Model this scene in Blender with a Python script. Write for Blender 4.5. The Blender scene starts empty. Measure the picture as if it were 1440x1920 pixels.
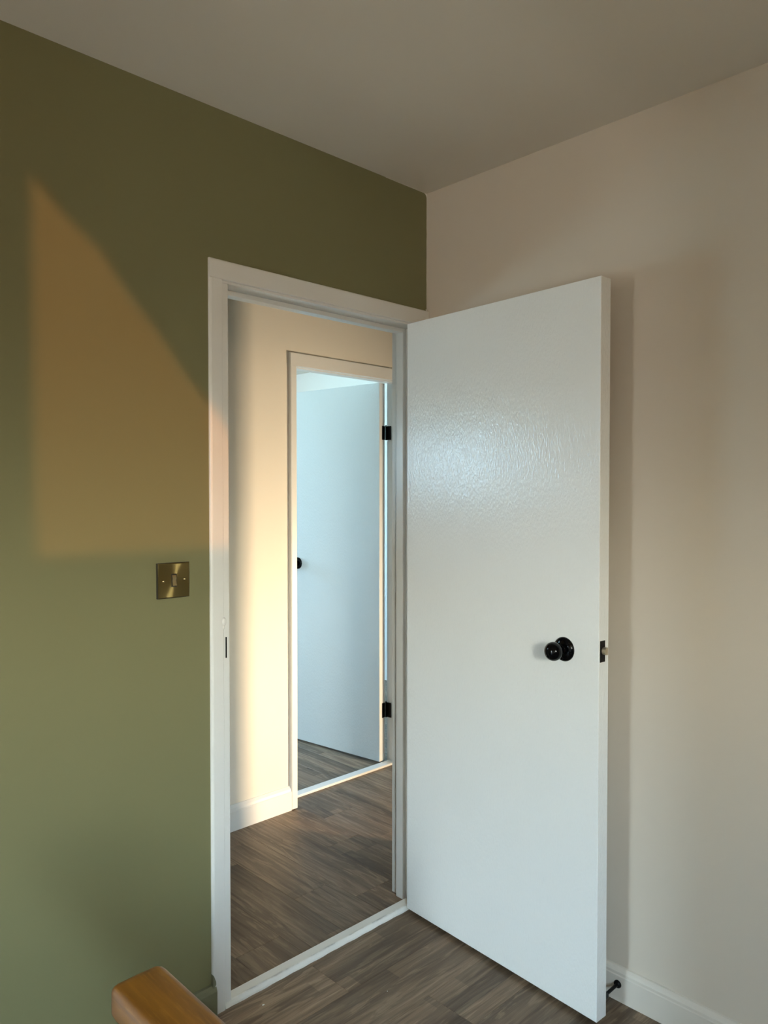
import bpy, bmesh, math, random
from mathutils import Vector, Matrix
S = bpy.context.scene
COL = S.collection
rad = math.radians

# ------------------------------------------------------------------ camera
CAM = Vector((-1.9513, -1.7948, 1.4209))
YAW, PITCH, FPX = 45.833, -1.2736, 1422.8
cd = bpy.data.cameras.new('camera')
cam = bpy.data.objects.new('camera', cd)
COL.objects.link(cam)
cam.location = CAM
cam.rotation_euler = (rad(90 + PITCH), 0, rad(YAW - 90))
cd.sensor_fit = 'HORIZONTAL'
cd.sensor_width = 36
cd.lens = FPX / 1440 * 36
cd.clip_start = .02
S.camera = cam

# ------------------------------------------------------------------ exposure
S.view_settings.view_transform = 'Standard'
S.view_settings.look = 'None'
S.view_settings.gamma = 1
S.view_settings.use_curve_mapping = False
S.view_settings.exposure = 0.0

# ------------------------------------------------------------------ sky (dusk: blue overhead, warm low glow)
W = bpy.data.worlds.new('sky')
S.world = W
W.use_nodes = True
nt = W.node_tree
nt.nodes.clear()
tc = nt.nodes.new('ShaderNodeTexCoord')
sp = nt.nodes.new('ShaderNodeSeparateXYZ')
nt.links.new(tc.outputs['Generated'], sp.inputs[0])
mr = nt.nodes.new('ShaderNodeMapRange')
mr.inputs['From Min'].default_value = -1
mr.inputs['From Max'].default_value = 1
nt.links.new(sp.outputs['Z'], mr.inputs['Value'])


def sky_ramp(stops):
    cr = nt.nodes.new('ShaderNodeValToRGB')
    el = cr.color_ramp.elements
    el[0].position, el[1].position = stops[0][0], stops[-1][0]
    el[0].color = stops[0][1] + (1,)
    el[1].color = stops[-1][1] + (1,)
    for p_, c_ in stops[1:-1]:
        e_ = el.new(p_)
        e_.color = c_ + (1,)
    nt.links.new(mr.outputs[0], cr.inputs[0])
    return cr


west = sky_ramp([(0.0, (.36, .27, .17)), (.47, (.46, .34, .22)), (.505, (.50, .38, .26)), (.54, (1.05, .93, .70)),
                 (.58, (2.5, 2.45, 2.0)), (.68, (1.9, 2.5, 2.9)), (1.0, (.40, .70, 1.1))])
east = sky_ramp([(0.0, (.16, .15, .13)), (.49, (.22, .22, .22)), (.53, (.50, .72, .86)), (.65, (.42, .76, 1.02)), (1.0, (.38, .68, 1.1))])
yr = nt.nodes.new('ShaderNodeMapRange')
yr.inputs['From Min'].default_value = -.6
yr.inputs['From Max'].default_value = .2
nt.links.new(sp.outputs['Y'], yr.inputs['Value'])
sm = nt.nodes.new('ShaderNodeMix')
sm.data_type = 'RGBA'
nt.links.new(yr.outputs[0], sm.inputs['Factor'])
nt.links.new(west.outputs[0], sm.inputs['A'])
nt.links.new(east.outputs[0], sm.inputs['B'])
bg = nt.nodes.new('ShaderNodeBackground')
bg.inputs['Strength'].default_value = 44.0
north = sky_ramp([(0.0, (.27, .43, .50)), (.49, (.34, .55, .63)), (.53, (.32, .57, .77)), (.65, (.25, .51, .78)), (1.0, (.23, .48, .82))])
yn = nt.nodes.new('ShaderNodeMapRange')
yn.inputs['From Min'].default_value = .3
yn.inputs['From Max'].default_value = .7
nt.links.new(sp.outputs['Y'], yn.inputs['Value'])
sn = nt.nodes.new('ShaderNodeMix')
sn.data_type = 'RGBA'
nt.links.new(yn.outputs[0], sn.inputs['Factor'])
nt.links.new(sm.outputs['Result'], sn.inputs['A'])
nt.links.new(north.outputs[0], sn.inputs['B'])
nt.links.new(sn.outputs['Result'], bg.inputs['Color'])
wo = nt.nodes.new('ShaderNodeOutputWorld')
nt.links.new(bg.outputs[0], wo.inputs[0])
W.cycles.sampling_method = 'MANUAL'
W.cycles.sample_map_resolution = 256


def light(name, kind, loc, rot=(0, 0, 0), **kw):
    d = bpy.data.lights.new(name, kind)
    o = bpy.data.objects.new(name, d)
    COL.objects.link(o)
    o.location = loc
    o.rotation_euler = rot
    for k, v in kw.items():
        setattr(d, k, v)
    return o


# low evening sun through the window behind the camera
SUN_D = Vector((1.37, 3.4, -.155)).normalized()
sun = light('sun', 'SUN', (-3, -5, 3), energy=1.3, color=(1, .40, .11), angle=rad(.65))
sun.rotation_euler = SUN_D.to_track_quat('-Z', 'Y').to_euler()

# window openings (x0, x1, z0, z1)
YB = -3.4                       # inner face of the wall behind the camera
WB = (-2.755, -2.08, 1.40, 2.38)  # window behind the camera
YH = .942                       # far wall of the hall
WA = (-1.42, -1.05, 1.40, 1.80)  # hall window
YR = 4.3                        # far wall of the far room
WE = (-.50, .60, 1.05, 2.40)      # far room window


def portal(x0, x1, z0, z1, y, facing):
    o = light('window_light', 'AREA', ((x0 + x1) / 2, y, (z0 + z1) / 2), (rad(90) * (1 if facing > 0 else -1), 0, 0),
              shape='RECTANGLE', size=x1 - x0, size_y=z1 - z0)
    o.data.cycles.is_portal = True
    return o


WF = (-.71, -.04, .02, 2.02)      # stair window at the end of the corridor (y0, y1, z0, z1)
pf = portal(*WF, 0, 1)
pf.location = (-6.49, (WF[0] + WF[1]) / 2, (WF[2] + WF[3]) / 2)
pf.rotation_euler = (rad(90), 0, rad(-90))
portal(*WB, YB - .09, +1)
portal(*WA, YH + .12, -1)
portal(*WE, YR + .09, -1)
# added warm area lamp standing in for sunset light reaching the hall
side = light('hall_warm_lamp', 'AREA', (1.55, -1.62, .52), shape='RECTANGLE', size=.20, size_y=.6,
             energy=29, spread=rad(80), color=(1, .77, .50))
side.rotation_euler = Vector((-.56, .83, 0)).to_track_quat('-Z', 'Y').to_euler()

H = 2.4616


# ------------------------------------------------------------------ helpers
def tag(o, label=None, cat=None, group=None, kind=None):
    if label: o['label'] = label
    if cat: o['category'] = cat
    if group: o['group'] = group
    if kind: o['kind'] = kind
    return o


def empty(name, loc=(0, 0, 0), rz=0, parent=None):
    o = bpy.data.objects.new(name, None)
    COL.objects.link(o)
    o.location = loc
    o.rotation_euler = (0, 0, rz)
    o.empty_display_size = .05
    if parent: o.parent = parent
    return o


def obj(name, bm, mat, parent=None, smooth=False, loc=None):
    me = bpy.data.meshes.new(name)
    bmesh.ops.recalc_face_normals(bm, faces=bm.faces)
    bm.to_mesh(me)
    bm.free()
    me.materials.append(mat)
    if smooth:
        for p in me.polygons: p.use_smooth = True
        try:
            me.set_sharp_from_angle(angle=rad(40))
        except Exception:
            pass
    o = bpy.data.objects.new(name, me)
    COL.objects.link(o)
    if parent: o.parent = parent
    if loc: o.location = loc
    return o


def box(bm, x0, x1, y0, y1, z0, z1, bev=0, seg=2):
    m = Matrix.Translation(((x0 + x1) / 2, (y0 + y1) / 2, (z0 + z1) / 2)) @ Matrix.Diagonal(
        (x1 - x0, y1 - y0, z1 - z0, 1))
    g = bmesh.ops.create_cube(bm, size=1, matrix=m)
    if bev:
        es = {e for v in g['verts'] for e in v.link_edges}
        bmesh.ops.bevel(bm, geom=list(es), offset=bev, segments=seg, profile=.6, affect='EDGES', clamp_overlap=True)
    return bm


def B(*a, **k):
    return box(bmesh.new(), *a, **k)


def extrude_profile(bm, pts, axis, a0, a1):
    """closed profile pts; axis 'x': pts are (y,z); 'y': pts are (x,z); 'z': pts are (x,y)"""
    def P(p, a):
        return {'x': (a, p[0], p[1]), 'y': (p[0], a, p[1]), 'z': (p[0], p[1], a)}[axis]
    A = [bm.verts.new(P(p, a0)) for p in pts]
    C = [bm.verts.new(P(p, a1)) for p in pts]
    n = len(pts)
    for i in range(n):
        bm.faces.new((A[i], A[(i + 1) % n], C[(i + 1) % n], C[i]))
    bm.faces.new(A[::-1])
    bm.faces.new(C)
    return bm


def lathe(bm, prof, seg=40, mat=None):
    """prof: (r, h) revolved about +Z; closed at r=0"""
    rings = []
    M = mat or Matrix.Identity(4)
    for r, h in prof:
        if r < 1e-6:
            rings.append([bm.verts.new(M @ Vector((0, 0, h)))])
        else:
            rings.append([bm.verts.new(M @ Vector((r * math.cos(2 * math.pi * i / seg), r * math.sin(2 * math.pi * i / seg), h)))
                          for i in range(seg)])
    for a, b in zip(rings, rings[1:]):
        for i in range(seg):
            j = (i + 1) % seg
            if len(a) == 1 and len(b) > 1:
                bm.faces.new((a[0], b[i], b[j]))
            elif len(b) == 1 and len(a) > 1:
                bm.faces.new((a[i], a[j], b[0]))
            elif len(a) > 1:
                bm.faces.new((a[i], a[j], b[j], b[i]))
    return bm


# ------------------------------------------------------------------ materials
def mat(name, col, rough=.6, metal=0, bump=None, spec=.5, coat=0, var=0, coord='Object'):
    m = bpy.data.materials.new(name)
    m.use_nodes = True
    t = m.node_tree
    b = t.nodes['Principled BSDF']
    b.inputs['Base Color'].default_value = (*col, 1)
    b.inputs['Roughness'].default_value = rough
    b.inputs['Metallic'].default_value = metal
    b.inputs['Specular IOR Level'].default_value = spec
    b.inputs['Coat Weight'].default_value = coat
    c = t.nodes.new('ShaderNodeTexCoord')
    if bump:
        sc, st, dist, stretch = bump
        mp = t.nodes.new('ShaderNodeMapping')
        mp.inputs['Scale'].default_value = stretch
        n = t.nodes.new('ShaderNodeTexNoise')
        n.inputs['Scale'].default_value = sc
        n.inputs['Detail'].default_value = 3
        t.links.new(c.outputs[coord], mp.inputs[0])
        t.links.new(mp.outputs[0], n.inputs['Vector'])
        bu = t.nodes.new('ShaderNodeBump')
        bu.inputs['Strength'].default_value = st
        bu.inputs['Distance'].default_value = dist
        t.links.new(n.outputs['Fac'], bu.inputs['Height'])
        t.links.new(bu.outputs[0], b.inputs['Normal'])
    if var:
        n = t.nodes.new('ShaderNodeTexNoise')
        n.inputs['Scale'].default_value = 1.7
        n.inputs['Detail'].default_value = 4
        t.links.new(c.outputs[coord], n.inputs['Vector'])
        mx = t.nodes.new('ShaderNodeMix')
        mx.data_type = 'RGBA'
        mx.inputs['A'].default_value = (*[v * (1 - var) for v in col], 1)
        mx.inputs['B'].default_value = (*[min(1, v * (1 + var)) for v in col], 1)
        t.links.new(n.outputs['Fac'], mx.inputs['Factor'])
        t.links.new(mx.outputs['Result'], b.inputs['Base Color'])
    return m


WHITE = (.78, .75, .70)
M_wall = mat('white_emulsion', WHITE, .75, bump=(260, .12, .0006, (1, 1, 1)), spec=.25, var=.02)
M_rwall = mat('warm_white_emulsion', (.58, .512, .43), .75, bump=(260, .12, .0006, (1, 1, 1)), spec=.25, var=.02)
M_ceil = mat('ceiling_emulsion', (.78, .73, .65), .85, bump=(90, .10, .001, (1, 1, 1)), spec=.15, var=.02)
M_hall = mat('cream_emulsion', (.80, .74, .64), .75, bump=(260, .10, .0006, (1, 1, 1)), spec=.25, var=.015)
M_gloss = mat('white_gloss_woodwork', (.78, .77, .74), .28, bump=(60, .10, .001, (1, 1, 1)), var=.02)
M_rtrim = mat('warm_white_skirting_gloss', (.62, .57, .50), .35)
M_door = mat('white_satin_door_paint', (.80, .81, .80), .17, var=.015)
M_black = mat('black_metal', (.002, .002, .0025), .4, spec=.15)
M_blackgloss = mat('black_polished_knob', (.0015, .0015, .002), .05, spec=.22)
M_rubber = mat('black_rubber', (.012, .012, .012), .6)
M_bolt = mat('dull_brass_bolt', (.55, .48, .36), .35, metal=.8)
M_lip = mat('white_switch_insert', (.02, .015, .01), .4)
M_chip = mat('paint_flake', (.85, .85, .82), .5)
M_fab = mat('curtain_cloth', (.55, .50, .42), .9, bump=(200, .3, .001, (1, 1, 1)))


# brushed vertical orange-peel on the door
def door_bump(m):
    t = m.node_tree
    b = t.nodes['Principled BSDF']
    c = t.nodes.new('ShaderNodeTexCoord')
    mp = t.nodes.new('ShaderNodeMapping')
    mp.inputs['Scale'].default_value = (1, 1, .40)
    n = t.nodes.new('ShaderNodeTexNoise')
    n.inputs['Scale'].default_value = 200
    n.inputs['Detail'].default_value = 2
    t.links.new(c.outputs['Object'], mp.inputs[0])
    t.links.new(mp.outputs[0], n.inputs['Vector'])
    bu = t.nodes.new('ShaderNodeBump')
    bu.inputs['Strength'].default_value = 1
    bu.inputs['Distance'].default_value = .0013
    t.links.new(n.outputs['Fac'], bu.inputs['Height'])
    n2 = t.nodes.new('ShaderNodeTexNoise')
    n2.inputs['Scale'].default_value = 14
    t.links.new(c.outputs['Object'], n2.inputs['Vector'])
    bu2 = t.nodes.new('ShaderNodeBump')
    bu2.inputs['Strength'].default_value = .25
    bu2.inputs['Distance'].default_value = .004
    t.links.new(n2.outputs['Fac'], bu2.inputs['Height'])
    t.links.new(bu.outputs[0], bu2.inputs['Normal'])
    t.links.new(bu2.outputs[0], b.inputs['Normal'])


door_bump(M_door)

XA, ZA, TA = -.8651, 2.0563, .010


# sage-green accent paint: stops a few millimetres short of the corner, where the white shows
def green_paint():
    m = mat('olive_green_emulsion', (.20, .19, .095), .55, bump=(260, .12, .0006, (1, 1, 1)), spec=.3)
    t = m.node_tree
    b = t.nodes['Principled BSDF']
    c = t.nodes.new('ShaderNodeTexCoord')
    s = t.nodes.new('ShaderNodeSeparateXYZ')
    t.links.new(c.outputs['Object'], s.inputs[0])

    def M(op, a, bb=None):
        n = t.nodes.new('ShaderNodeMath')
        n.operation = op
        for i, v in enumerate((a, bb)):
            if v is None: continue
            if isinstance(v, (int, float)):
                n.inputs[i].default_value = v
            else:
                t.links.new(v, n.inputs[i])
        return n.outputs[0]
    nz = t.nodes.new('ShaderNodeTexNoise')
    nz.inputs['Scale'].default_value = 9
    nz.inputs['Detail'].default_value = 5
    t.links.new(c.outputs['Object'], nz.inputs['Vector'])
    wob = M('MULTIPLY', M('SUBTRACT', nz.outputs['Fac'], .5), .006)
    R_ = .016
    x = M('ADD', M('ADD', s.outputs['X'], wob), .0025)     # 0 at the paint edge
    dx = M('MAXIMUM', M('ADD', x, R_), 0)
    dzt = M('MAXIMUM', M('ADD', M('SUBTRACT', s.outputs['Z'], H), R_ + .001), 0)
    dt = M('SQRT', M('ADD', M('MULTIPLY', dx, dx), M('MULTIPLY', dzt, dzt)))
    white = M('GREATER_THAN', dt, R_)
    dzb = M('MAXIMUM', M('SUBTRACT', ZA + .008, s.outputs['Z']), 0)
    w2 = M('MULTIPLY', M('GREATER_THAN', M('ADD', x, .004), 0), M('GREATER_THAN', dzb, 0))
    mask = M('MAXIMUM', white, w2)
    onw = M('GREATER_THAN', s.outputs['X'], -.2)
    mask = M('MULTIPLY', mask, onw)
    n = t.nodes.new('ShaderNodeTexNoise')
    n.inputs['Scale'].default_value = 1.3
    t.links.new(c.outputs['Object'], n.inputs['Vector'])
    g = t.nodes.new('ShaderNodeMix')
    g.data_type = 'RGBA'
    g.inputs['A'].default_value = (.190, .180, .088, 1)
    g.inputs['B'].default_value = (.210, .200, .102, 1)
    t.links.new(n.outputs['Fac'], g.inputs['Factor'])
    mx = t.nodes.new('ShaderNodeMix')
    mx.data_type = 'RGBA'
    mx.inputs['B'].default_value = (*WHITE, 1)
    t.links.new(g.outputs['Result'], mx.inputs['A'])
    t.links.new(mask, mx.inputs['Factor'])
    t.links.new(mx.outputs['Result'], b.inputs['Base Color'])
    return m


M_green = green_paint()
M_greentrim = mat('green_skirting_paint', (.17, .17, .10), .4, bump=(90, .25, .002, (1, 1, 1)))


# scuffed threshold paint
def sill_paint():
    m = mat('worn_threshold_paint', (.84, .83, .78), .4, bump=(80, .3, .001, (1, 1, 1)))
    t = m.node_tree
    b = t.nodes['Principled BSDF']
    c = t.nodes.new('ShaderNodeTexCoord')
    s = t.nodes.new('ShaderNodeSeparateXYZ')
    t.links.new(c.outputs['Object'], s.inputs[0])
    mr = t.nodes.new('ShaderNodeMapRange')       # scuff line along the front arris
    mr.inputs['From Min'].default_value = .0045
    mr.inputs['From Max'].default_value = .0
    d = t.nodes.new('ShaderNodeMath'); d.operation = 'ABSOLUTE'
    a = t.nodes.new('ShaderNodeMath'); a.operation = 'SUBTRACT'
    a.inputs[1].default_value = .000
    t.links.new(s.outputs['Y'], a.inputs[0])
    t.links.new(a.outputs[0], d.inputs[0])
    t.links.new(d.outputs[0], mr.inputs['Value'])
    mp = t.nodes.new('ShaderNodeMapping')
    mp.inputs['Scale'].default_value = (12, 60, 60)
    n = t.nodes.new('ShaderNodeTexNoise')
    n.inputs['Scale'].default_value = 1
    n.inputs['Detail'].default_value = 8
    n.inputs['Roughness'].default_value = .7
    t.links.new(c.outputs['Object'], mp.inputs[0])
    t.links.new(mp.outputs[0], n.inputs['Vector'])
    r2 = t.nodes.new('ShaderNodeMapRange')
    r2.inputs['From Min'].default_value = .47
    r2.inputs['From Max'].default_value = .62
    t.links.new(n.outputs['Fac'], r2.inputs['Value'])
    mu = t.nodes.new('ShaderNodeMath'); mu.operation = 'MULTIPLY'
    t.links.new(mr.outputs[0], mu.inputs[0])
    t.links.new(r2.outputs[0], mu.inputs[1])
    m2 = t.nodes.new('ShaderNodeMath'); m2.operation = 'MULTIPLY'
    m2.inputs[1].default_value = .75
    t.links.new(mu.outputs[0], m2.inputs[0])
    mx = t.nodes.new('ShaderNodeMix'); mx.data_type = 'RGBA'
    mx.inputs['A'].default_value = (.85, .84, .79, 1)
    mx.inputs['B'].default_value = (.22, .22, .22, 1)
    t.links.new(m2.outputs[0], mx.inputs['Factor'])
    t.links.new(mx.outputs['Result'], b.inputs['Base Color'])
    return m


M_sill = sill_paint()


# wood-look vinyl planks: local X runs along the plank
def plank_mat():
    m = bpy.data.materials.new('greige_oak_vinyl')
    m.use_nodes = True
    t = m.node_tree
    b = t.nodes['Principled BSDF']
    L = t.links.new
    c = t.nodes.new('ShaderNodeTexCoord')
    oi = t.nodes.new('ShaderNodeObjectInfo')
    rv = t.nodes.new('ShaderNodeVectorMath'); rv.operation = 'SCALE'
    rv.inputs[0].default_value = (31, 47, 13)
    L(oi.outputs['Random'], rv.inputs['Scale'])
    ad = t.nodes.new('ShaderNodeVectorMath')
    L(c.outputs['Object'], ad.inputs[0])
    L(rv.outputs[0], ad.inputs[1])

    def noise(scale, detail=3, rough=.5, dist=0, src=None):
        mp = t.nodes.new('ShaderNodeMapping')
        mp.inputs['Scale'].default_value = scale
        L((src or ad).outputs[0], mp.inputs[0])
        n = t.nodes.new('ShaderNodeTexNoise')
        n.inputs['Scale'].default_value = 1
        n.inputs['Detail'].default_value = detail
        n.inputs['Roughness'].default_value = rough
        n.inputs['Distortion'].default_value = dist
        L(mp.outputs[0], n.inputs['Vector'])
        return n.outputs['Fac']

    def mix(fac, a, bb, blend='MIX'):
        x = t.nodes.new('ShaderNodeMix'); x.data_type = 'RGBA'; x.blend_type = blend
        for k, v in (('Factor', fac), ('A', a), ('B', bb)):
            if isinstance(v, tuple): x.inputs[k].default_value = (*v, 1)
            elif isinstance(v, (int, float)): x.inputs[k].default_value = v
            else: L(v, x.inputs[k])
        return x.outputs['Result']

    def rng(v, a, bb, c0=0, c1=1):
        r = t.nodes.new('ShaderNodeMapRange')
        r.inputs['From Min'].default_value = a
        r.inputs['From Max'].default_value = bb
        r.inputs['To Min'].default_value = c0
        r.inputs['To Max'].default_value = c1
        L(v, r.inputs['Value'])
        return r.outputs[0]
    band = noise((1.1, 15, 1), 2, .5, .3)          # wide tone bands along the board
    streak = noise((3.2, 62, 1), 4, .6, .9)         # grain
    fine = noise((14, 420, 1), 2, .5)
    fig = noise((2.6, 22, 1), 3, .6, 2.6)          # cathedral figure
    col = mix(rng(band, .32, .68), (.098, .064, .039), (.235, .162, .104))
    col = mix(rng(fig, .52, .60, 0, .5), col, (.32, .235, .155))
    col = mix(rng(streak, .50, .72, 0, .6), col, (.052, .030, .017))
    col = mix(rng(streak, .44, .28, 0, .45), col, (.33, .245, .165))
    col = mix(rng(fine, .35, .7, 0, .35), col, (.085, .052, .030))
    # printed narrow staves with butt ends
    s3 = t.nodes.new('ShaderNodeSeparateXYZ'); L(c.outputs['Object'], s3.inputs[0])

    def MM(op, a, bb=None):
        n = t.nodes.new('ShaderNodeMath'); n.operation = op
        for i, v in enumerate((a, bb)):
            if v is None: continue
            if isinstance(v, (int, float)): n.inputs[i].default_value = v
            else: L(v, n.inputs[i])
        return n.outputs[0]
    st = MM('FLOOR', MM('MULTIPLY', s3.outputs['Y'], 1 / .056))
    w1 = t.nodes.new('ShaderNodeTexWhiteNoise'); w1.noise_dimensions = '2D'
    cb = t.nodes.new('ShaderNodeCombineXYZ')
    L(st, cb.inputs[0]); L(MM('MULTIPLY', oi.outputs['Random'], 91.7), cb.inputs[1])
    L(cb.outputs[0], w1.inputs['Vector'])
    sg = MM('FLOOR', MM('ADD', MM('MULTIPLY', s3.outputs['X'], 1 / .75), MM('MULTIPLY', w1.outputs['Value'], 7)))
    cb2 = t.nodes.new('ShaderNodeCombineXYZ')
    L(st, cb2.inputs[0]); L(sg, cb2.inputs[1]); L(MM('MULTIPLY', oi.outputs['Random'], 37.3), cb2.inputs[2])
    w2 = t.nodes.new('ShaderNodeTexWhiteNoise'); w2.noise_dimensions = '3D'
    L(cb2.outputs[0], w2.inputs['Vector'])
    v3 = t.nodes.new('ShaderNodeVectorMath'); v3.operation = 'SCALE'
    L(col, v3.inputs[0]); L(rng(w2.outputs['Value'], 0, 1, .74, 1.26), v3.inputs['Scale'])
    col = v3.outputs[0]
    # whole-board tone
    tone = rng(oi.outputs['Random'], 0, 1, .80, 1.20)
    vm = t.nodes.new('ShaderNodeVectorMath'); vm.operation = 'SCALE'
    L(col, vm.inputs[0]); L(tone, vm.inputs['Scale'])
    L(vm.outputs[0], b.inputs['Base Color'])
    L(rng(streak, .3, .7, .36, .5), b.inputs['Roughness'])
    b.inputs['Specular IOR Level'].default_value = .4
    bu = t.nodes.new('ShaderNodeBump')
    bu.inputs['Strength'].default_value = .25
    bu.inputs['Distance'].default_value = .0006
    L(streak, bu.inputs['Height'])
    L(bu.outputs[0], b.inputs['Normal'])
    return m


M_plank = plank_mat()
M_sub = mat('dark_underlay', (.02, .015, .012), .8)


# varnished orange pine
def varnish():
    m = bpy.data.materials.new('varnished_orange_pine')
    m.use_nodes = True
    t = m.node_tree
    b = t.nodes['Principled BSDF']
    L = t.links.new
    c = t.nodes.new('ShaderNodeTexCoord')
    mp = t.nodes.new('ShaderNodeMapping')
    mp.inputs['Scale'].default_value = (70, 5, 70)
    L(c.outputs['Object'], mp.inputs[0])
    n = t.nodes.new('ShaderNodeTexNoise')
    n.inputs['Scale'].default_value = 1
    n.inputs['Detail'].default_value = 6
    n.inputs['Distortion'].default_value = .8
    L(mp.outputs[0], n.inputs['Vector'])
    mp2 = t.nodes.new('ShaderNodeMapping')
    mp2.inputs['Scale'].default_value = (350, 30, 350)
    L(c.outputs['Object'], mp2.inputs[0])
    n2 = t.nodes.new('ShaderNodeTexNoise')
    n2.inputs['Scale'].default_value = 1
    n2.inputs['Detail'].default_value = 2
    L(mp2.outputs[0], n2.inputs['Vector'])
    r = t.nodes.new('ShaderNodeValToRGB')
    r.color_ramp.elements[0].position = .3
    r.color_ramp.elements[0].color = (.115, .043, .003, 1)
    r.color_ramp.elements[1].position = .72
    r.color_ramp.elements[1].color = (.22, .092, .008, 1)
    L(n.outputs['Fac'], r.inputs[0])
    mx = t.nodes.new('ShaderNodeMix'); mx.data_type = 'RGBA'
    mr = t.nodes.new('ShaderNodeMapRange')
    mr.inputs['From Min'].default_value = .55
    mr.inputs['From Max'].default_value = .75
    mr.inputs['To Max'].default_value = .35
    L(n2.outputs['Fac'], mr.inputs['Value'])
    L(mr.outputs[0], mx.inputs['Factor'])
    L(r.outputs[0], mx.inputs['A'])
    mx.inputs['B'].default_value = (.30, .15, .025, 1)
    L(mx.outputs['Result'], b.inputs['Base Color'])
    b.inputs['Roughness'].default_value = .42
    b.inputs['Coat Weight'].default_value = .08
    b.inputs['Coat Roughness'].default_value = .2
    return m


M_pine = varnish()


# satin antique brass with circular brushing
def brass():
    m = bpy.data.materials.new('brushed_antique_brass')
    m.use_nodes = True
    t = m.node_tree
    b = t.nodes['Principled BSDF']
    b.inputs['Base Color'].default_value = (.25, .19, .075, 1)
    b.inputs['Metallic'].default_value = 1
    b.inputs['Roughness'].default_value = .40
    b.inputs['Anisotropic'].default_value = .95
    tg = t.nodes.new('ShaderNodeTangent')
    tg.direction_type = 'RADIAL'
    tg.axis = 'Y'
    t.links.new(tg.outputs[0], b.inputs['Tangent'])
    return m


M_brass = brass()
M_brass2 = mat('polished_brass', (.62, .50, .28), .18, metal=1)


# ------------------------------------------------------------------ structure
def struct(name, bm, m, label, cat='wall', parent=None):
    o = obj(name, bm, m, parent)
    return tag(o, label, cat, kind='structure')


def wall_with_holes(x0, x1, y0, y1, z0, z1, holes):
    """box wall in XZ with rectangular holes [(hx0,hx1,hz0,hz1)] sorted by x"""
    bm = bmesh.new()
    x = x0
    for hx0, hx1, hz0, hz1 in holes:
        if hx0 > x: box(bm, x, hx0, y0, y1, z0, z1)
        if hz0 > z0: box(bm, hx0, hx1, y0, y1, z0, hz0)
        if hz1 < z1: box(bm, hx0, hx1, y0, y1, hz1, z1)
        x = hx1
    if x1 > x: box(bm, x, x1, y0, y1, z0, z1)
    return bm


XL = -6.4          # left end of the stair corridor
XP = -3.0
XQ = -1.71         # free end of the added light-blocking wall beside the corridor
                   # left side of the room behind the viewer
YC = -.74          # corridor face of the added light-blocking wall


def wall_yz(x0, x1, y0, y1, z0, z1, holes):
    bm = bmesh.new()
    y = y0
    for h0, h1, hz0, hz1 in holes:
        if h0 > y: box(bm, x0, x1, y, h0, z0, z1)
        if hz0 > z0: box(bm, x0, x1, h0, h1, z0, hz0)
        if hz1 < z1: box(bm, x0, x1, h0, h1, hz1, z1)
        y = h1
    if y1 > y: box(bm, x0, x1, y, y1, z0, z1)
    return bm


XR = 2.1           # right end of the hall
YW = .115          # hall face of the green wall
LX0, LX1 = -.804, -.054   # faces of the near door lining
LZ = 1.997
ZF = -.02
ZT = H + .1
# near wall (green on the room side)
struct('wall_left', wall_with_holes(XL, 0, 0, YW - .006, ZF, H, [(LX0 - .025, LX1 + .025, ZF, LZ + .025)]), M_green,
       'matt olive green wall with the light switch and the open doorway', 'wall')
# hall-side skin of the same wall line (white), with the side room's doorway
struct('wall_hall_near', wall_with_holes(XL, XR, YW - .006, YW, ZF, H,
       [(LX0 - .025, LX1 + .025, ZF, LZ + .025), (.42, 1.12, ZF, 2.02)]), M_hall,
       'cream painted near side of the hall behind the green wall', 'wall')
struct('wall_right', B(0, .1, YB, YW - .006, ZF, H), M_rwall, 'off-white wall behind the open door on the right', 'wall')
struct('wall_rear', wall_with_holes(XL, XR, YB - .12, YB, ZF, H, [WB]), M_wall, 'off-white wall behind the viewer with a window', 'wall')
struct('wall_end', wall_yz(XL - .12, XL, YB - .12, YR + .12, ZF, H, [WF]), M_wall, 'off-white wall at the far left end of the stair corridor', 'wall')
struct('wall_room_side', B(XP - .1, XP, YB, YC - .06, ZF, H), M_wall, 'off-white wall to the left of the viewer', 'wall')
struct('wall_light_screen', B(XL, XQ, YC - .06, YC, ZF, H), M_wall, 'off-white screen wall added out of view to block stair light', 'wall')  # added unseen wall, keeps stair window light off the right wall
# hall far wall
FX0, FX1, FZ = .140, .868, 2.018     # far door lining faces
YF1 = 1.085
struct('wall_hall_far', wall_with_holes(XL, XR, YH, YF1 - .006, ZF, H, [WA, (FX0 - .02, FX1 + .025, ZF, FZ + .02)]), M_hall,
       'cream wall across the hall, warm with evening light', 'wall')
struct('wall_far_room_near', wall_with_holes(-.75, XR, YF1 - .006, YF1, ZF, H, [(FX0 - .02, FX1 + .025, ZF, FZ + .02)]), M_wall,
       'white near wall inside the far room', 'wall')
struct('wall_far_room_left', B(-.85, -.75, YF1 - .006, YR, ZF, H), M_wall, 'white left wall inside the far room', 'wall')
struct('wall_far_room_back', wall_with_holes(-.75, XR, YR, YR + .12, ZF, H, [WE]), M_wall, 'white back wall inside the far room', 'wall')
struct('wall_far_end', B(XR, XR + .1, YB - .12, YR + .12, ZF, H), M_wall, 'white wall closing the right end of the hall and rooms', 'wall')
struct('ceiling', B(XL - .1, XR + .1, YB - .12, YR + .12, H, ZT), M_ceil, 'flat off-white ceiling', 'ceiling')

struct('shade_box', B(-2.3, -1.56, -.16, -.016, 0, .42, bev=.004), M_gloss,  # added unseen box, shades the foot of the green wall
       'low white box added left of the view to shade the green wall', 'light blocker')

# ------------------------------------------------------------------ floors with planks
rnd = random.Random(7)


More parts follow.
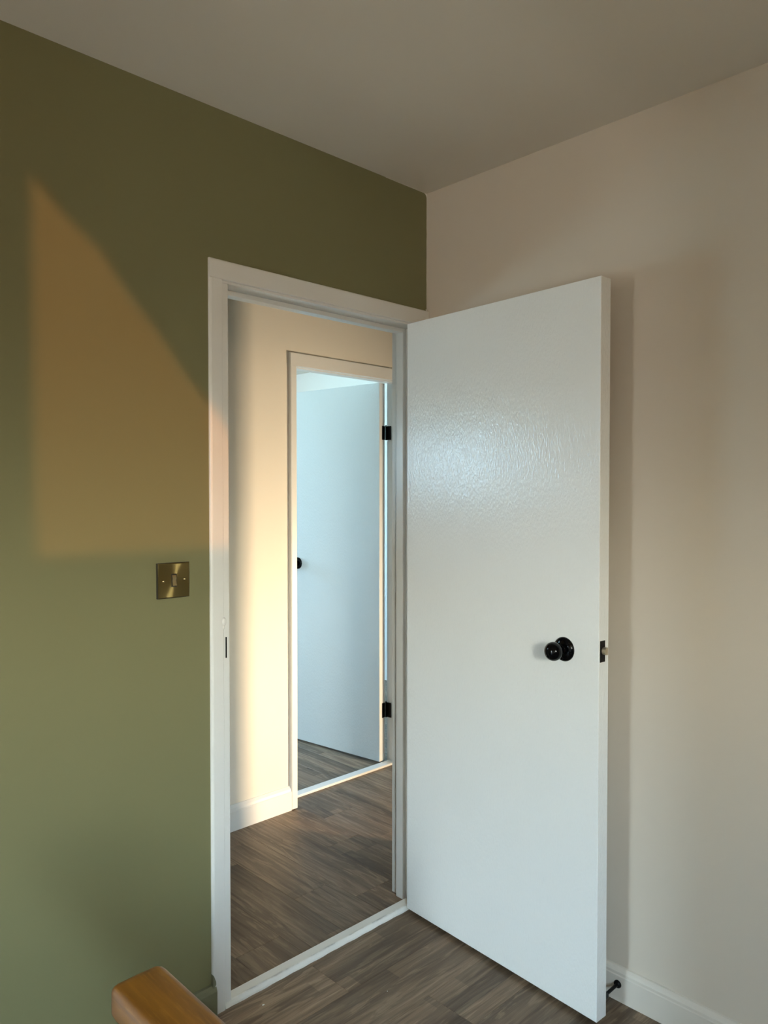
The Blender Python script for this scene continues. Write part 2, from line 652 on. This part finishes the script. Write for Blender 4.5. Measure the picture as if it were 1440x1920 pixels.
def plank(parent, x0, x1, y0, y1, along, top=0):
    g = .00025
    lx, ly = x1 - x0 - 2 * g, y1 - y0 - 2 * g
    if min(lx, ly) < .004: return
    bm = bmesh.new()
    if along == 'x':
        box(bm, 0, lx, 0, ly, -.006, 0)
    else:
        box(bm, 0, ly, 0, lx, -.006, 0)
    for v in bm.verts:                      # eased top arris
        if v.co.z > -.001:
            pass
    es = [e for e in bm.edges if all(v.co.z > -.001 for v in e.verts)]
    bmesh.ops.bevel(bm, geom=es, offset=.0005, segments=1, affect='EDGES')
    o = obj('plank', bm, M_plank, parent)
    if along == 'x':
        o.location = (x0 + g, y0 + g, top)
    else:
        o.location = (x1 - g, y0 + g, top)
        o.rotation_euler = (0, 0, rad(90))
    return o


def lay(parent, X0, X1, Y0, Y1, along, edge, w, joints, L=1.22):
    """rows of boards; edge: one known joint line across; joints: {row index: joint position along}"""
    lo, hi = (Y0, Y1) if along == 'x' else (X0, X1)
    a0, a1 = (X0, X1) if along == 'x' else (Y0, Y1)
    k0 = math.floor((lo - edge) / w)
    k = k0
    while edge + k * w < hi:
        r0, r1 = max(lo, edge + k * w), min(hi, edge + (k + 1) * w)
        j = joints.get(k, a0 + rnd.uniform(.1, 1.1))
        p = j - math.ceil((j - a0) / L) * L
        while p < a1:
            q0, q1 = max(a0, p), min(a1, p + L)
            if q1 - q0 > .004 and r1 - r0 > .004:
                if along == 'x': plank(parent, q0, q1, r0, r1, along)
                else: plank(parent, r0, r1, q0, q1, along)
            p += L
        k += 1


fl = struct('floor', B(XL, 0, YB, .03, -.1, -.006), M_sub, 'grey-brown wood plank floor of the room with the handrail', 'floor')
lay(fl, XL, 0, YB, 0, 'x', -.022, .168, {-1: -.532, -2: -1.0, -3: -.380, -4: -1.15, 0: -.9})
fh = struct('floor_hall', B(XL, XR, .03, 1.03, -.1, -.006), M_sub, 'brown wood plank floor of the hall beyond the first doorway', 'floor')
lay(fh, XL, XR, .03, 1.03, 'y', -.004, .1685, {-4: .171, -3: .674, -2: .318, -1: 1.4, 0: .538, 1: .760, 2: 1.2})
ff = struct('floor_far', B(XL, XR, 1.03, YR, -.1, -.006), M_sub, 'darker grey plank floor inside the far room', 'floor')
lay(ff, -.75, XR, 1.03, YR, 'y', -.004, .1685, {1: 1.55, 2: 1.30, 3: 1.75, 4: 1.42})
struct('floor_side', B(.1, XR, YB, .03, -.006, 0), M_sub, 'dark floor of the unseen side room', 'floor')

# ------------------------------------------------------------------ near door frame
t1 = tag(empty('trim_1'), 'white gloss door frame set in the green wall', 'door frame', kind='structure')


def arch_v(x0, x1, z0, z1, yo, t, outer):
    """vertical architrave: flat board with a rounded outer arris. yo = wall face, front at yo - t; outer=-1: outer edge at x0"""
    bm = bmesh.new()
    r = min(.006, t * .8)
    s = 1 if t > 0 else -1
    pts = []
    if outer < 0:
        pts = [(x0, yo), (x0, yo - t + r * .7), (x0 + r * .3, yo - t + r * .25), (x0 + r, yo - t)]
        pts += [(x1 - .002, yo - t), (x1, yo - t + .002), (x1, yo)]
    else:
        pts = [(x1, yo), (x1, yo - t + r * .7), (x1 - r * .3, yo - t + r * .25), (x1 - r, yo - t)]
        pts += [(x0 + .002, yo - t), (x0, yo - t + .002), (x0, yo)]
    return extrude_profile(bm, pts, 'z', z0, z1)


def arch_h(x0, x1, z0, z1, yo, t):
    bm = bmesh.new()
    r = min(.006, abs(t) * .8)
    pts = [(yo, z1), (yo - t + r * .5, z1), (yo - t + r * .1, z1 - r * .3), (yo - t, z1 - r), (yo - t, z0 + .002), (yo - t + .002, z0), (yo, z0)]
    return extrude_profile(bm, pts, 'x', x0, x1)


XS, ZO = -.8261, 2.0038
# left architrave foot is a touch ragged
obj('architrave', arch_v(XA, XS, 0, ZO, 0, TA, -1), M_gloss, t1)
obj('architrave', arch_v(LX1 + .02, -.0005, 0, ZO, 0, TA, 1), M_gloss, t1)
obj('head_architrave', arch_h(XA, -.0005, ZO, ZA, 0, TA), M_gloss, t1)
obj('lining', B(LX0 - .022, LX0, -.0015, YW, 0, LZ, bev=.0012), M_gloss, t1)
obj('lining', B(LX1, LX1 + .022, -.0015, YW + .002, 0.0, LZ, bev=.0012), M_gloss, t1)
obj('head_lining', B(LX0 - .022, LX1 + .022, -.0015, YW + .002, LZ, LZ + .022, bev=.0012), M_gloss, t1)
obj('stop', B(LX0, LX0 + .015, .050, .084, 0, LZ - .0, bev=.002), M_gloss, t1)
obj('stop', B(LX1 - .014, LX1, .050, .084, 0.0, LZ - .0, bev=.002), M_gloss, t1)
obj('head_stop', B(LX0 + .015, LX1 - .014, .050, .084, LZ - .014, LZ, bev=.002), M_gloss, t1)
# hall-side architraves
obj('architrave', arch_v(LX0 - .06, LX0 - .022, 0, LZ + .02, YW, -.012, -1), M_gloss, t1)
obj('architrave', arch_v(LX1 + .022, LX1 + .06, 0, LZ + .02, YW, -.012, 1), M_gloss, t1)
obj('head_architrave', arch_h(LX0 - .06, LX1 + .06, LZ + .02, LZ + .06, YW, -.012), M_gloss, t1)
# threshold with sloped, slightly wandering front
bm = bmesh.new()
N = 40
rings = []
for i in range(N + 1):
    x = LX0 - .020 + (LX1 - LX0 + .018) * i / N
    w = .0009 * math.sin(i * 1.7) + .0006 * math.sin(i * .63 + 1)
    w2 = .0005 * math.sin(i * 1.1 + 2)
    rings.append([bm.verts.new((x, y, z)) for y, z in
                  ((-.0095 + w, 0), (-.0085 + w, .005), (-.003 + w2, .0135), (0 + w2, .015), (.030, .0155), (.0335, .013), (.034, 0))])
for a, b in zip(rings, rings[1:]):
    for j in range(7):
        bm.faces.new((a[j], a[(j + 1) % 7], b[(j + 1) % 7], b[j]))
bm.faces.new(rings[0]); bm.faces.new(rings[-1][::-1])
o = obj('threshold', bm, M_sill, t1)
o['label'] = 'scuffed white painted threshold strip'
# old filled keep and the strike plate on the left lining
o = obj('strike_plate', B(-.8168, -.8140, -.0045, -.0015, .974, 1.031), M_black, t1)
o['label'] = 'black strike plate lip'
bm = bmesh.new()
bmesh.ops.create_uvsphere(bm, u_segments=16, v_segments=10, radius=1, matrix=Matrix.Translation((XS + .001, -TA + .003, 1.075)) @ Matrix.Diagonal((.0085, .006, .012, 1)))
bmesh.ops.create_uvsphere(bm, u_segments=12, v_segments=8, radius=1, matrix=Matrix.Translation((XS - .001, -TA + .002, 1.060)) @ Matrix.Diagonal((.004, .004, .006, 1)))
o = obj('filler_lump', bm, M_gloss, t1, smooth=True)
# green paint and skirting against the architrave foot
bs = tag(empty('baseboard_left'), 'green painted skirting at the foot of the green wall', 'skirting board', kind='structure')
bm = bmesh.new()
extrude_profile(bm, [(0, 0), (-.0155, 0), (-.0155, .068), (-.011, .078), (-.006, .083), (0, .0855)], 'x', XL, XA + .009)
obj('skirting_board', bm, M_greentrim, bs)
bm = bmesh.new()
extrude_profile(bm, [(XA - .0015, .070), (XA + .008, .0855), (XA + .0075, .094), (XA + .004, .104), (XA + .001, .112), (XA - .001, .114)], 'y', -TA - .0012, 0)
obj('paint_overlap', bm, M_greentrim, bs)


# ------------------------------------------------------------------ skirtings
def skirt_profile(s, y0, h, t):
    return [(y0, 0), (y0 + s * t, 0), (y0 + s * t, h - .010), (y0 + s * (t - .0018), h - .007), (y0 + s * (t - .0018), h),
            (y0 + s * (t * .70), h + .006), (y0 + s * (t * .35), h + .0115), (y0, h + .0125)]


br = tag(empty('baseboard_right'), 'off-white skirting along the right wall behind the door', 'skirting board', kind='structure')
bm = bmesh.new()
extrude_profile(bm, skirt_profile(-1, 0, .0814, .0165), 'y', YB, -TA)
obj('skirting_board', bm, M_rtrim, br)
bh = tag(empty('baseboard_hall'), 'cream skirting along the hall wall left of the second doorway', 'skirting board', kind='structure')
bm = bmesh.new()
FA = .1116      # outer edge of the far casing
extrude_profile(bm, [(YH, 0), (YH - .016, 0), (YH - .016, .082), (YH - .013, .086), (YH - .011, .097), (YH - .004, .108), (YH, .109)], 'x', XL, FA + .001)
obj('skirting_board', bm, M_gloss, bh)

# ------------------------------------------------------------------ far door frame
t2 = tag(empty('trim_2'), 'white door frame across the hall, around the second doorway', 'door frame', kind='structure')
FS, FZO, FZA = .145, 1.9985, 2.0578
obj('architrave', arch_v(FA, FS, .004, FZO, YH, .018, -1), M_gloss, t2)
obj('architrave', arch_v(FX1 + .004, FX1 + .045, 0, FZO, YH, .018, 1), M_gloss, t2)
obj('head_architrave', arch_h(FA, FX1 + .045, FZO, FZA, YH, .018), M_gloss, t2)
obj('lining', B(FX0 - .02, FX0, YH - .002, YF1, 0, FZ, bev=.001), M_gloss, t2)
obj('lining', B(FX1, FX1 + .022, YH - .002, YF1, 0, FZ, bev=.001), M_gloss, t2)
obj('head_lining', B(FX0 - .02, FX1 + .022, YH - .002, YF1, FZ - .006, FZ + .018, bev=.001), M_gloss, t2)
obj('stop', B(FX1 - .010, FX1, .985, 1.035, 0.012, FZ - .006, bev=.002), M_gloss, t2)
obj('head_stop', B(FX0, FX1 - .010, .985, 1.035, FZ - .017, FZ - .006, bev=.002), M_gloss, t2)
o = obj('threshold', B(FX0, FX1, 1.020, 1.068, 0, .011, bev=.002), M_gloss, t2)


# ------------------------------------------------------------------ knobs
def knob(parent, loc, nrm):
    """round knob on a domed rose; nrm = outward direction"""
    M = Vector(nrm).to_track_quat('Z', 'Y').to_matrix().to_4x4()
    prof = [(0, .0705), (.006, .0700), (.012, .0682), (.0175, .0648), (.022, .0602), (.0248, .0545), (.0258, .0480), (.0250, .0420),
            (.0225, .0365), (.0185, .0318), (.0140, .0288), (.0108, .0265), (.0098, .0235), (.0098, .0100), (0, .0100)]
    k = obj('knob', lathe(bmesh.new(), prof, 48, M), M_blackgloss, parent, smooth=True, loc=loc)
    k['label'] = 'round glossy black knob'
    rp = [(0, .0145), (.0115, .0145), (.0125, .0130), (.018, .0120), (.0250, .0098), (.0300, .0068), (.0328, .0035), (.0335, .0012), (.0335, 0), (0, 0)]
    ro = obj('rose', lathe(bmesh.new(), rp, 48, M), M_blackgloss, k, smooth=True)
    return k


# ------------------------------------------------------------------ near door (local: leaf runs along -X from the hinge, thickness to +Y... rotated)
TH = rad(86.727)
HX, HY = -.1135, -.0144
DW, DT, DZ0, DZ1 = .7472, .0445, .0131, 1.9941
# local frame: x' = along leaf from hinge to free edge, y' = from visible face through the thickness
d1 = tag(empty('door_1', (HX, HY, 0), math.atan2(-math.sin(TH), -math.cos(TH))),
         'near white flush door standing open against the right wall, black knob', 'door', kind='structure')
leaf = obj('door_leaf', B(0, DW, 0, DT, DZ0, DZ1, bev=.0018, seg=3), M_door, d1)
KX, KZ = .637, .998
knob(d1, (KX, 0, KZ), (0, -1, 0))
knob(d1, (KX, DT, KZ), (0, 1, 0))
bm = B(DW - .0008, DW + .0010, .0045, .0280, KZ - .020, KZ + .037, bev=.0004, seg=1)
lp = obj('latch_plate', bm, M_black, d1)
lp['label'] = 'black latch faceplate on the door edge'
lp.location.z = -.0
bm = bmesh.new()
zc = KZ + .0095
extrude_profile(bm, [(.0112, zc - .002), (.0125, zc - .006), (.0160, zc - .0092), (.0245, zc - .0098), (.0245, zc + .0098),
                     (.0160, zc + .0092), (.0125, zc + .006), (.0112, zc + .002)], 'x', DW - .001, DW + .0115)
bb = obj('latch_bolt', bm, M_bolt, lp)
bb['label'] = 'pale bevelled latch bolt'

# ------------------------------------------------------------------ far door: opens away; hinge edge faces the camera
TH2 = math.atan2(1.683 - 1.077, .7293 - .8048)
d2 = tag(empty('door_2', (.8048, 1.077, 0), TH2), 'far white door, half seen through the second doorway in cool light', 'door', kind='structure')
# local x along leaf away from the viewer, local +y is the left (visible) side
obj('door_leaf', B(0, .715, -.044, 0, .011, 2.009, bev=.0015, seg=2), M_door, d2)
knob(d2, (.605, 0, 1.030), (0, 1, 0))
knob(d2, (.605, -.044, 1.030), (0, -1, 0))
for z0, z1 in ((1.712, 1.785), (.240, .318)):
    hg = obj('hinge', B(-.0016, .0002, -.045, -.021, z0, z1), M_black, d2)
    hg['label'] = 'black butt hinge'
    bm = bmesh.new()
    lathe(bm, [(0, 0), (.0045, 0), (.0045, z1 - z0 + .002), (.003, z1 - z0 + .006), (0, z1 - z0 + .007)], 14,
          Matrix.Translation((-.0045, -.0495, z0 - .001)))
    obj('knuckle', bm, M_black, hg, smooth=True)
    bm = bmesh.new()
    box(bm, -.034, -.001, -.0560, -.0535, z0, z1)
    obj('hinge_leaf', bm, M_black, hg)

# ------------------------------------------------------------------ light switch
sx, sz, sw = -.9748, 1.2003, .0915
ls = tag(empty('light_switch', (sx, 0, sz)), 'square antique brass single light switch on the green wall', 'light switch')
h = sw / 2
obj('backing', B(-h, h, -.0074, 0, -h, h, bev=.0006, seg=1), M_lip, ls)
bm = bmesh.new()
# plate as a bevelled frame around the rocker slot
rx, rz = .0080, .0170
outer = [(-h + .001, -h + .001), (h - .001, -h + .001), (h - .001, h - .001), (-h + .001, h - .001)]
fr = [(-h + .0032, -h + .0032), (h - .0032, -h + .0032), (h - .0032, h - .0032), (-h + .0032, h - .0032)]
hole = [(-rx, -rz), (rx, -rz), (rx, rz), (-rx, rz)]
V = lambda pts, y: [bm.verts.new((p[0], y, p[1])) for p in pts]
o0, o1, h1, h0 = V(outer, -.0074), V(fr, -.0092), V(hole, -.0092), V(hole, -.0060)
for a, b in ((o0, o1), (o1, h1), (h1, h0)):
    for i in range(4):
        bm.faces.new((a[i], a[(i + 1) % 4], b[(i + 1) % 4], b[i]))
bmesh.ops.triangulate(bm, faces=[])
o = obj('plate', bm, M_brass, ls)
o['label'] = 'brushed brass plate'
obj('rocker_surround', B(-rx, rx, -.0084, -.004, -rz, rz), M_lip, ls)
bm = bmesh.new()
prof = [(-.008, -.0145), (-.0130, -.0135), (-.0112, -.004), (-.0106, 0), (-.0120, .006), (-.0096, .0135), (-.008, .0145)]
extrude_profile(bm, prof, 'x', -.0052, .0056)
o = obj('rocker', bm, M_brass2, ls)
o['label'] = 'polished brass rocker'
for s in (-1, 1):
    bm = bmesh.new()
    lathe(bm, [(0, .0025), (.0012, .0024), (.0026, .0014), (.0031, 0)], 18, Matrix.Translation((s * .0300, -.0092, .001 * s)) @ Matrix.Rotation(rad(90), 4, 'X'))
    obj('screw', bm, M_brass2, ls, smooth=True)

# ------------------------------------------------------------------ projecting door stop on the skirting
ds = tag(empty('door_stop', (-.0165, -.745, .0485)), 'small black projecting doorstop fixed to the right skirting', 'doorstop')
Mx = Matrix.Rotation(rad(-90), 4, 'Y')
obj('flange', lathe(bmesh.new(), [(0, .008), (.006, .008), (.0085, .006), (.0105, .003), (.011, 0), (0, 0)], 28, Mx), M_black, ds, smooth=True)
obj('rod', lathe(bmesh.new(), [(0, .004), (.0045, .004), (.0045, .066), (0, .066)], 20, Mx), M_black, ds, smooth=True)
obj('rubber_tip', lathe(bmesh.new(), [(0, .064), (.0085, .064), (.0092, .067), (.0092, .075), (.0075, .079), (0, .080)], 24, Mx), M_rubber, ds, smooth=True)

# ------------------------------------------------------------------ banister
bn = tag(empty('banister', (-1.5765, -1.020, 0)), 'orange varnished pine handrail end in the bottom left foreground', 'banister')
ZR = .901
hw = .0300
prof = []
for a in range(0, 181, 15):            # domed top with full shoulders
    c, s_ = math.cos(rad(a)), math.sin(rad(a))
    prof.append((hw * math.copysign(abs(c) ** .25, c), -.009 + .009 * abs(s_) ** .9))
prof += [(-hw, -.032), (-hw + .006, -.040), (-.018, -.044), (.018, -.044), (hw - .006, -.040), (hw, -.032)]
bm = bmesh.new()
rings = []
L_ = 1.75
for y, k, dz in ((0, .80, .006), (-.0025, .90, .003), (-.007, .965, .001), (-.014, 1, 0), (-.5, 1, 0), (-1.1, 1, 0), (-L_, 1, 0)):
    rings.append([bm.verts.new((p[0] * (k + (1 - k) * .55), y, (p[1] + .022) * k - .022)) for p in prof])
n = len(prof)
for a, b in zip(rings, rings[1:]):
    for i in range(n):
        bm.faces.new((a[i], a[(i + 1) % n], b[(i + 1) % n], b[i]))
bm.faces.new(rings[0]); bm.faces.new(rings[-1][::-1])
o = obj('handrail', bm, M_pine, bn, smooth=True, loc=(0, 0, ZR))
o['label'] = 'rounded orange pine handrail'
obj('newel_post', B(-.035, .035, -.47, -.40, 0, ZR - .044, bev=.004), M_pine, bn)
obj('newel_post', B(-.035, .035, -L_, -L_ + .07, 0, ZR - .044, bev=.004), M_pine, bn)
obj('base_rail', B(-.025, .025, -L_ + .07, -.47, .05, .085, bev=.004), M_pine, bn)
for i in range(9):
    y = -.58 - i * .12
    obj('baluster', B(-.014, .014, y - .014, y + .014, .085, ZR - .044, bev=.003), M_pine, bn)

# ------------------------------------------------------------------ specks of filler on the floor
for k, (x, y, s) in enumerate(((-.741, -.066, .0024), (-.452, -.265, .0016))):
    bm = bmesh.new()
    bmesh.ops.create_icosphere(bm, subdivisions=1, radius=s)
    for v in bm.verts:
        v.co.x *= 1.8 if k == 0 else 1
        v.co.z *= .5
        v.co += Vector((rnd.uniform(-1, 1), rnd.uniform(-1, 1), 0)) * s * .25
    o = obj('paint_chip', bm, M_chip, None, loc=(x, y, s * .45))
    tag(o, ['tiny white paint flake on the floor just in front of the threshold',
            'tiny white speck on the floor between the threshold and the open door'][k], 'paint flake', 'paint flakes')

# ------------------------------------------------------------------ windows outside the frame
def window(n, hole, y0, y1, label, facing):
    x0, x1, z0, z1 = hole
    w = tag(empty('window_%d' % n), label, 'window', kind='structure')
    f = .035
    ya, yb = (y0 + y1) / 2 - .02, (y0 + y1) / 2 + .02
    bm = bmesh.new()
    box(bm, x0, x0 + f, ya, yb, z0, z1)
    box(bm, x1 - f, x1, ya, yb, z0, z1)
    box(bm, x0 + f, x1 - f, ya, yb, z0, z0 + f)
    box(bm, x0 + f, x1 - f, ya, yb, z1 - f, z1)
    obj('window_frame', bm, M_gloss, w)
    return w


window(1, WB, YB - .12, YB, 'white framed window in the wall behind the viewer', 1)
window(2, WA, YH, YF1, 'small white framed hall window out of view', -1)
window(3, WE, YR, YR + .12, 'white framed window in the far room out of view', -1)
w4 = tag(empty('window_4'), 'low white framed stair window at the end of the corridor', 'window', kind='structure')
bm = bmesh.new()
xa, xb = XL - .08, XL - .04
box(bm, xa, xb, WF[0], WF[0] + .035, WF[2], WF[3])
box(bm, xa, xb, WF[1] - .035, WF[1], WF[2], WF[3])
box(bm, xa, xb, WF[0] + .035, WF[1] - .035, WF[2], WF[2] + .035)
box(bm, xa, xb, WF[0] + .035, WF[1] - .035, WF[3] - .035, WF[3])
obj('window_frame', bm, M_gloss, w4)
# curtain drawn diagonally across the upper right of the rear window
cu = tag(empty('curtain', (0, YB + .03, 0)), 'plain curtain swept across the upper right of the rear window', 'curtain')
bm = bmesh.new()
CX0, CX1, CZT = -2.80, -1.66, 2.42
cols = 48
top, bot = [], []
for i in range(cols + 1):
    u = i / cols
    x = CX0 + (CX1 - CX0) * u
    K = ((-2.80, 2.40), (-2.74, 2.365), (-2.70, 2.315), (-2.51, 2.15), (-2.375, 1.99), (-2.23, 1.825), (-1.95, 1.53), (-1.66, 1.24))
    zz = K[-1][1]
    for (xa_, za_), (xb_, zb_) in zip(K, K[1:]):
        if xa_ <= x <= xb_:
            zz = za_ + (zb_ - za_) * (x - xa_) / (xb_ - xa_)
    yy = .012 * math.sin(u * 46)
    top.append([bm.verts.new((x, yy, CZT)), bm.verts.new((x, yy - .002, CZT))])
    bot.append([bm.verts.new((x, yy, min(zz, 2.38))), bm.verts.new((x, yy - .002, min(zz, 2.38)))])
for i in range(cols):
    bm.faces.new((top[i][0], top[i + 1][0], bot[i + 1][0], bot[i][0]))
    bm.faces.new((top[i][1], bot[i][1], bot[i + 1][1], top[i + 1][1]))
    bm.faces.new((bot[i][0], bot[i + 1][0], bot[i + 1][1], bot[i][1]))
obj('curtain_cloth', bm, M_fab, cu, smooth=True)
bm = bmesh.new()
lf = [[], []]
for j in range(13):
    z = CZT - (CZT - 1.1) * j / 12
    xe = -2.675 - .040 * (z - 1.41)
    for q, dy in ((0, 0), (1, -.003)):
        lf[q].append((bm.verts.new((-2.90, -.008 + dy, z)), bm.verts.new((xe, -.008 + dy, z))))
for j in range(12):
    for q in (0, 1):
        bm.faces.new((lf[q][j][0], lf[q][j][1], lf[q][j + 1][1], lf[q][j + 1][0]))
    bm.faces.new((lf[0][j][1], lf[1][j][1], lf[1][j + 1][1], lf[0][j + 1][1]))
obj('curtain_cloth', bm, M_fab, cu)
bm = bmesh.new()
lathe(bm, [(0, 0), (.01, 0), (.01, 1.25), (0, 1.25)], 16, Matrix.Translation((CX0 - .07, 0, CZT + .005)) @ Matrix.Rotation(rad(90), 4, 'Y'))
obj('curtain_pole', bm, M_black, cu, smooth=True)
